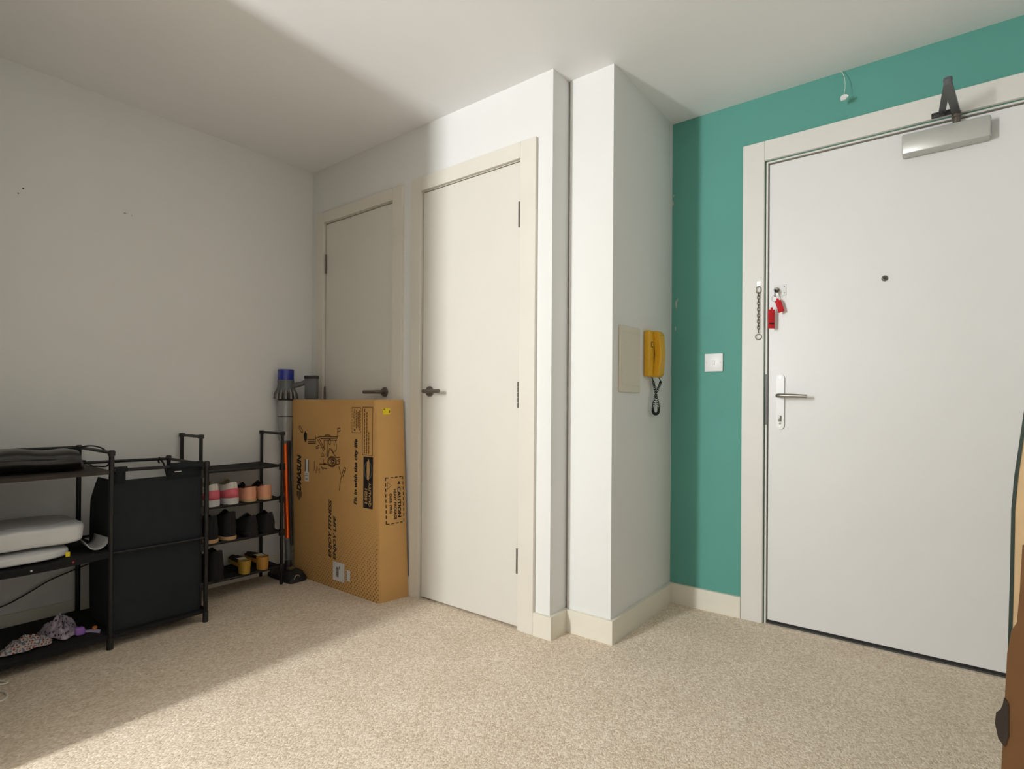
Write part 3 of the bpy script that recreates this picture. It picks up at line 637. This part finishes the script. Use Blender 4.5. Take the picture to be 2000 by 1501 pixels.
def heap(cx,cy,z0,rx,ry,h,seed,folds):
    def f(u,v):
        a=2*math.pi*u; r=v
        rad=1+.16*math.sin(3*a+seed)+.09*math.sin(7*a+2*seed)
        x=cx+rx*rad*r*math.cos(a); y=cy+ry*rad*r*math.sin(a)
        z=z0+.005+h*(1-r**2.2)*(.62+.30*math.sin(folds*a+5*r+seed)*math.sin(3*a+4*r))+.012*(1-r)*math.sin(13*r+3*a)+.010*abs(math.sin(6.5*a+11*r+math.sin(5*a)))*(1-r**4)
        return (x,y,z)
    return B().grid(f,72,16)
sc1=heap(.30,-1.305,.060,.085,.056,.066,1.3,5).go('spotted_scarf','scarf',None,org=(.30,-1.305,.06),solid=.003); tag(sc1,'crumpled lavender spotted scarf heaped on the bottom shelf','scarf')
sc2=heap(.365,-1.425,.060,.055,.075,.030,4.1,4).go('floral_scarf','scarf2',None,org=(.365,-1.425,.06),solid=.003); tag(sc2,'flat floral scarf beside the spotted one on the bottom shelf','scarf')
M['purple']=mat('purple_cloth',(170,120,206),.8)
o=soft(B(),(.372,-1.258,.0755),(.034,.032,.030),4,3,.004,3,fr=30).go('purple_hair_tie','purple',None,org=(.372,-1.258,.06)); tag(o,'small purple fabric hair tie on the bottom shelf','hair tie')
hb=thing('hair_bow',(.385,-1.22,.06),'small pale lilac hair bow with an orange bead on the bottom shelf','hair bow')
M['lilac']=mat('lilac_ribbon',(206,190,220),.7); M['obead']=mat('orange_bead',(222,126,60),.5)
B().poly([(.37,-1.245,.0615),(.385,-1.225,.0615),(.425,-1.205,.0615),(.40,-1.195,.0615),(.37,-1.215,.0615),(.355,-1.235,.0615)],(0,0,.006)).go('ribbon','lilac',hb)
soft(B(),(.375,-1.208,.073),(.018,.018,.015),2,2).go('bead','obead',hb)

# ------------------------------------------------------------------ shoe rack
SF, SB_, S0, S1 = .240, .022, -.748, -.327
sr=thing('shoe_rack',(.13,-.54,0),'narrow four tier black shoe rack standing against the left wall','shoe rack')
for y in (S0,S1):
    B().tube([(SF,y,0),(SF,y,.822),],.0085,8).go('post','black',sr); B().tube([(SB_,y,0),(SB_,y,.822)],.0085,8).go('post','black',sr)
    B().tube([(SB_,y,.822),(SF,y,.822)],.0075,8).go('top_bar','black',sr)
    for x in (SF,SB_): B().box(x-.0115,x+.0115,y-.0115,y+.0115,.812,.832,bev=.003).go('corner_joint','dark',sr)
ZS=[.648,.470,.290,.100]
for z in ZS:
    s_=shelf_board(SB_,SF,S0,S1,z-.004,z+.003,.004,sr)
    for x in (SF,SB_): B().tube([(x,S0,z),(x,(S0+S1)/2,z-.003),(x,S1,z)],.0075,8).go('rail','black',s_)
    B().tube([(SB_+.11,S0,z-.004),(SB_+.11,S1,z-.004)],.005,6).go('rail','black',s_)
    for y in (S0,S1):
        B().box(SF-.012,SF+.012,y-.012,y+.012,z-.026,z+.012,bev=.003).go('bracket','dark',s_)
# ------------------------------------------------------------------ shoes (heels towards the room)
def shoe(name,label,cat,group,yc,xh,z0,L,W,hc,hv,sole_h,mu,ml,ms,yaw=0,band=None,tongue=None,heel=None,open_to=.45,rim=.88,ins=None):
    """xh = X of heel back, toe points to -X"""
    t=thing(name,(xh-L/2,yc,z0),label,cat,group)
    def hw(u):
        f=1.0
        if u<.14: f=math.sqrt(max(0,1-((.14-u)/.14)**2))
        if u>.72: f=math.sqrt(max(0,1-((u-.72)/.281)**2))
        return W/2*f*(.80+.20*min(1,max(0,(u-.15)/.5)))
    def top(u):
        if u<open_to: k=u/open_to; return hc*(1-.20*k)-(.10*hc*math.sin(math.pi*k))
        k=(u-open_to)/(1-open_to); return hc*.80*(1-k)**1.1+ (hv*.45)*k
    ca,sa=math.cos(yaw),math.sin(yaw)
    def P(u,v,w_):
        x=-u*L; y=v
        return Vector((xh+x*ca-y*sa,yc+x*sa+y*ca,z0+w_))
    us=[0,.01,.03,.07,.14,.22,.32,.40,open_to,open_to+.05,.6,.7,.8,.88,.94,.98,1.0]
    rg=[]
    for u in us:
        h_=max(hw(u),.002); tp=top(u); th=.004; ui=min(1,u+.02) if u<.07 else u
        if u<=open_to:
            hi=max(h_-th,.001); lo=sole_h+.012
            rg.append([P(u,-h_*.94,sole_h),P(u,-h_*1.0,sole_h+tp*.4),P(u,-h_*rim,sole_h+tp),P(ui,-hi*(rim-.03),sole_h+tp-.001),P(ui,-hi*.92,lo),P(ui,hi*.92,lo),P(ui,hi*(rim-.03),sole_h+tp-.001),P(u,h_*rim,sole_h+tp),P(u,h_,sole_h+tp*.4),P(u,h_*.94,sole_h)])
        else:
            rg.append([P(u,-h_*.94,sole_h),P(u,-h_*.98,sole_h+tp*.4),P(u,-h_*.72,sole_h+tp*.82),P(u,-h_*.42,sole_h+tp*.96),P(u,-h_*.15,sole_h+tp),P(u,h_*.15,sole_h+tp),P(u,h_*.42,sole_h+tp*.96),P(u,h_*.72,sole_h+tp*.82),P(u,h_*.98,sole_h+tp*.4),P(u,h_*.94,sole_h)])
    up_=B().loft(rg).go('upper',mu,t)
    # lining / insole
    il=[]; iz=ins if ins else sole_h+.0135
    for u in us[2:9]:
        h_=max(hw(u)-.006,.002); il.append([P(u,-h_*.9,iz),P(u,h_*.9,iz)])
    B().loft(il,cap=False,closed=False).go('insole',ml,t)
    so=[]
    for u in us:
        h_=max(hw(u)*1.05+.001,.003); so.append([P(u,-h_*.96,0.0),P(u,h_*.96,0.0),P(u,h_,sole_h*.5),P(u,h_*.98,sole_h),P(u,-h_*.98,sole_h),P(u,-h_,sole_h*.5)])
    if not heel: B().loft(so).go('sole',ms,t)
    else:
        B().loft([[q+Vector((0,0,0 if k in (3,4) else sole_h*.8)) for k,q in enumerate(r)] for r in so]).go('sole',ms,t)
        hh=[]
        for u in us[:6]:
            h_=max(hw(u),.003); hh.append([P(u,-h_*.94,0),P(u,h_*.94,0),P(u-.004,h_*1.04+.001,sole_h+hc*.86),P(u-.004,-h_*1.04-.001,sole_h+hc*.86)])
        B().loft(hh).go('heel_block',ms,t)
    if band:
        m_,w0,w1,ue=band; r_=[]
        seq=[(u,-1) for u in us[::-1] if u<=ue]+[(u,1) for u in us if u<=ue and u>0]
        lo_=[];hi_=[]
        for u,sg in seq:
            h_=max(hw(u),.002)+.0014; tp=top(u)
            f0=(.94+.06*min(1,w0/.4)) ; 
            uu=u-.006 if u<.02 else u
            drop=1-.25*u/ue
            lo_.append(P(uu,sg*h_*.99,sole_h+tp*w0)); hi_.append(P(uu,sg*h_*(1-.10*max(0,(w1*drop-.4)/.6)),sole_h+tp*w1*drop))
        B().loft([lo_,hi_],cap=False,closed=False).go('side_band',m_,up_,solid=.0016)
    if tongue:
        r_=[]
        for i in range(8):
            f=i/7; u=open_to+.08-.20*f; w_=sole_h+top(open_to)*(.75+(.75 if tongue!='bshoe' else .5)*f); k_=math.sqrt(max(.08,1-f**4))*(1.25 if tongue=='bshoe' else 1); r_.append([P(u,-W*.30*k_,w_-.010),P(u,-W*.15*k_,w_),P(u,W*.15*k_,w_),P(u,W*.30*k_,w_-.010)])
        B().loft(r_,cap=False,closed=False).go('tongue',tongue,t,solid=.004)
    return t
M['shoew']=mat('white_mesh_shoe',(226,220,208),.7,var=.05,vscale=60,bump=.3,bscale=500)
M['shoep']=mat('coral_pink_panel',(226,108,122),.6); M['soleg']=mat('white_grey_sole',(206,206,206),.6,var=.06,vscale=50)
M['taup']=mat('taupe_mesh',(158,148,128),.8); M['peach']=mat('peach_leather',(228,164,130),.5,var=.04,vscale=20)
M['tan']=mat('tan_sole',(196,160,118),.6); M['brown']=mat('dark_brown_lining',(52,38,32),.8)
M['bshoe']=mat('black_suede',(27,26,26),.85,var=.15,vscale=40); M['gold']=mat('ochre_leather',(190,138,62),.45,var=.05,vscale=20); M['gold2']=mat('mustard_leather',(178,142,52),.45,var=.05,vscale=20)
M['cream']=mat('pale_insole',(236,222,190),.7)
z2=ZS[1]+.0035
G1='sneakers on the second tier of the shoe rack'
for y,l in ((-.686,'white and pink sneaker with taupe tongue nearest the laundry bag'),(-.592,'white and pink sneaker next to the peach shoes')):
    shoe('sneaker',l,'shoe',G1,y,.252,z2,.235,.090,.082,.05,.032,'shoew','taup','soleg',band=('shoep',.02,.60,.42),tongue='taup',yaw=.02,rim=.70)
G2='peach flats on the second tier of the shoe rack'
for y,l in ((-.496,'peach leather flat shoe beside the pink sneaker'),(-.412,'peach leather flat shoe at the end of the second tier')):
    shoe('flat_shoe',l,'shoe',G2,y,.252,z2,.225,.082,.066,.042,.013,'peach','brown','tan',open_to=.60,tongue='brown')
z3=ZS[2]+.0035
G3='black shoes on the third tier of the shoe rack'
for y,hc,l in ((-.690,.120,'tall black ankle boot behind the laundry bag on the third tier'),(-.600,.128,'tall black ankle boot standing beside the round heeled black shoes')):
    shoe('ankle_boot',l,'shoe',G3,y,.250,z3,.225,.085,hc,.06,.018,'bshoe','bshoe','tan',tongue='bshoe',rim=.8)
for y,hc,l in ((-.487,.092,'round heeled black shoe in the middle of the third tier'),(-.394,.094,'round heeled black shoe at the end of the third tier')):
    shoe('black_shoe',l,'shoe',G3,y,.250,z3,.225,.090,hc,.06,.018,'bshoe','bshoe','bshoe',tongue='bshoe',rim=.52)
z4=ZS[3]+.0035
G4='tan mules on the bottom tier of the shoe rack'
shoe('heeled_mule','mustard leather shoe with pale insole beside the dark boot','shoe',G4,-.524,.254,z4,.215,.066,.030,.040,.042,'brown','cream','gold2',heel=True,ins=.067,rim=.95,yaw=-.12)
shoe('heeled_mule','ochre leather shoe with pale insole near the vacuum cleaner','shoe',G4,-.424,.254,z4,.215,.066,.030,.040,.042,'brown','cream','gold',heel=True,ins=.067,rim=.95,yaw=-.05)
shoe('ankle_boot','tall black ankle boot alone on the bottom tier','shoe',None,-.668,.256,z4,.225,.096,.135,.06,.018,'bshoe','bshoe','bshoe',tongue='bshoe',rim=.78)
# ------------------------------------------------------------------ cordless vacuum cleaner
vx,vy=.068,-.210
vc=thing('vacuum_cleaner',(.17,-.25,0),'cordless stick vacuum with orange wand and blue top in the corner','vacuum')
B().lathe([(.0,.0),(.044,.0),(.0455,.004),(.0455,.058),(.043,.0605),(0,.0605)],(vx,vy,1.122),n=28).go('filter_cap','blue',vc,label='glossy blue filter cap')
B().lathe([(.0455,0),(.046,.058),(.0,.058)],(vx,vy,1.064),n=28).lathe([(.0,0),(.046,0),(.052,.012),(.048,.045),(0,.045)],(vx,vy,1.04),n=28).go('motor_housing','grey',vc)
cy=B().lathe([(.0,0),(.052,.0),(.058,.006),(.052,.03),(.0,.03)],(vx,vy,1.012),n=28).go('cyclone_ring','dark',vc)
for k in range(12):
    a=2*math.pi*k/12; ca,sa=math.cos(a),math.sin(a)
    B().tube([(vx+.0555*ca,vy+.0555*sa,1.012),(vx+.053*ca,vy+.053*sa,1.040),(vx+.042*ca,vy+.042*sa,1.072)],[.0115,.0115,.007],8).go('cyclone','nickel',cy)
bn=B().lathe([(.0,0),(.037,0),(.038,.01),(.0395,.05),(.038,.055),(.040,.06),(.042,.12),(.042,.242),(.0,.242)],(vx,vy,.770),n=28).go('dust_bin','smoke',vc,label='smoky clear dust bin')
B().lathe([(.0,0),(.0432,0),(.0432,.007),(.0,.007)],(vx,vy,.905),n=28).lathe([(.0,0),(.044,0),(.044,.009),(.0,.009)],(vx,vy,1.003),n=28).go('bin_seal','dark',bn)
# handle and battery to the side
hx,hy=vx+.118,vy+.092
hd=B().tube([(vx+.03,vy+.022,1.088),(vx+.07,vy+.054,1.100),(hx-.012,hy-.01,1.118)],[.017,.014,.018],10).go('handle_bridge','grey',vc)
def rbox(cx,cy_,wx,wy,z0,z1,ang,bev): return B().box(-wx/2,wx/2,-wy/2,wy/2,z0,z1,bev=bev,mx=Matrix.Translation((cx,cy_,0))@Matrix.Rotation(ang,4,'Z'))
rbox(hx,hy,.070,.046,1.012,1.142,.66,.008).go('handle_grip','grey',vc)
rbox(hx,hy,.074,.050,1.128,1.148,.66,.006).go('handle_cap','dark',vc)
# wand and floor head
w0=Vector((vx+.004,vy-.004,.772)); w1=Vector((.166,-.243,.100))
def wp(f): return w0+(w1-w0)*f
B().tube([wp(0),wp(.03)],.017,14).go('wand_collar','grey',vc)
B().tube([wp(.02),wp(.84)],.0158,16).go('wand','orange',vc,label='orange metal wand')
sd=Vector((.012,.014,0))
B().tube([wp(.0)+sd,wp(.88)+sd],.0105,10).go('wand_back','dark',vc)
B().tube([wp(.82),wp(.93),wp(1.0)],[.0175,.0165,.016],12).go('wand_end','grey',vc)
B().tube([wp(1.0),Vector((.172,-.246,.075)),Vector((.165,-.25,.045))],[.018,.021,.022],12).go('swivel_neck','dark',vc)
hd_=B()
rr=[]
for x,hy_,hz in ((.045,.040,.030),(.055,.052,.042),(.10,.056,.052),(.20,.056,.056),(.262,.054,.052),(.284,.048,.040),(.290,.040,.026)):
    rr.append([(x,-.251-hy_,.003),(x,-.251+hy_,.003),(x,-.251+hy_,hz*.55),(x,-.251+hy_*.7,hz),(x,-.251-hy_*.5,hz*.96),(x,-.251-hy_,hz*.5)])
hd_.loft(rr).go('floor_head','dark',vc)
B().tube([(.2905,-.262+.022*math.cos(a),.004+.040*math.sin(a)) for a in [math.pi*(.25+.6*i/8) for i in range(9)]],.0026,6).go('head_trim','chrome',vc)
B().tube([(.205,-.268,.060),(.205,-.232,.060)],.012,12).go('pivot','steel',vc)

# ------------------------------------------------------------------ open carton at the right edge
oc=thing('open_carton',(3.42,-.42,0),'large torn open cardboard carton on the carpet in front of the entrance door','box')
def panel(pts,th,name,m): return B().poly(pts,th).go(name,m,oc,smooth=False)
fl=lambda z:3.168+.034*z
panel([(fl(0),-.600,0),(3.70,-.66,0),(3.70,-.66,.80),(3.42,-.63,.86),(3.30,-.615,.80),(3.232,-.607,.762),(3.206,-.604,.742),(3.203,-.604,.66),(3.199,-.603,.60),(3.192,-.602,.585),(fl(.54),-.600,.54),(fl(.4),-.600,.4)],(0,.006,0),'front_panel','cardd')
panel([(3.208,-.20,0),(3.70,-.24,0),(3.70,-.24,1.06),(3.262,-.205,1.09),(3.243,-.203,.99),(3.226,-.202,.83),(3.221,-.2,.75),(3.219,-.2,.58)],(0,.006,0),'back_panel','cardl')
B().poly([(3.206, -0.2008, 0), (3.2175, -0.2008, 0.58), (3.2195, -0.2012, 0.75), (3.2245, -0.2028, 0.83), (3.2415, -0.2038, 0.99), (3.2605, -0.2058, 1.09), (3.2675, -0.2058, 1.09), (3.2485, -0.2038, 0.99), (3.2315, -0.2028, 0.83), (3.2265, -0.2012, 0.75), (3.2245, -0.2008, 0.58), (3.213, -0.2008, 0)],(0,-.0012,0)).go('edge_strip','estrip',oc,label='dark green edge strip')  # narrow dark green strip along the left edge of the back panel
panel([(fl(0)+.004,-.596,0),(3.212,-.199,0),(3.216,-.199,.36),(fl(.36)+.004,-.596,.36)],(.006,0,0),'side_panel','cardd')
panel([(3.69,-.655,0),(3.69,-.24,0),(3.69,-.24,.8),(3.69,-.655,.8)],(.006,0,0),'side_panel','cardd')
panel([(fl(0)+.01,-.596,.002),(3.69,-.65,.002),(3.69,-.24,.002),(3.215,-.2,.002)],(0,0,.006),'bottom_panel','cardd')
B().poly([(3.183,-.604,.372),(3.174,-.604,.385),(3.1695,-.604,.41),(3.171,-.604,.43),(3.177,-.604,.438),(3.180,-.604,.447),(3.182,-.604,.462),(3.188,-.604,.452),(3.188,-.604,.395)],(0,.003,0)).go('handle_tab','tabm',oc,label='dark torn hand hole tab')

# ------------------------------------------------------------------ cords
o=B().tube(spl([(.43,-1.60,.006),(.45,-1.53,.004),(.485,-1.506,.004),(.512,-1.499,.004),(.505,-1.53,.004),(.52,-1.56,.004),(.545,-1.535,.004),(.585,-1.517,.004),(.618,-1.517,.004),(.643,-1.526,.004),(.650,-1.545,.004),(.64,-1.60,.004),(.60,-1.66,.004)],8),.0035,8).go('white_cord','cord',None,org=(.55,-1.55,0))
tag(o,'looped white cord lying on the carpet in front of the shelf unit','cord')
o=B().tube(spl([(.028,-1.06,.34),(.028,-1.124,.262),(.028,-1.162,.246),(.028,-1.271,.214),(.028,-1.356,.172),(.028,-1.437,.140),(.028,-1.60,.112)],6),.0028,6).go('power_cable','dark',None,org=(.03,-1.3,.11))
tag(o,'thin black power cable hanging along the wall behind the shelf unit','cable')
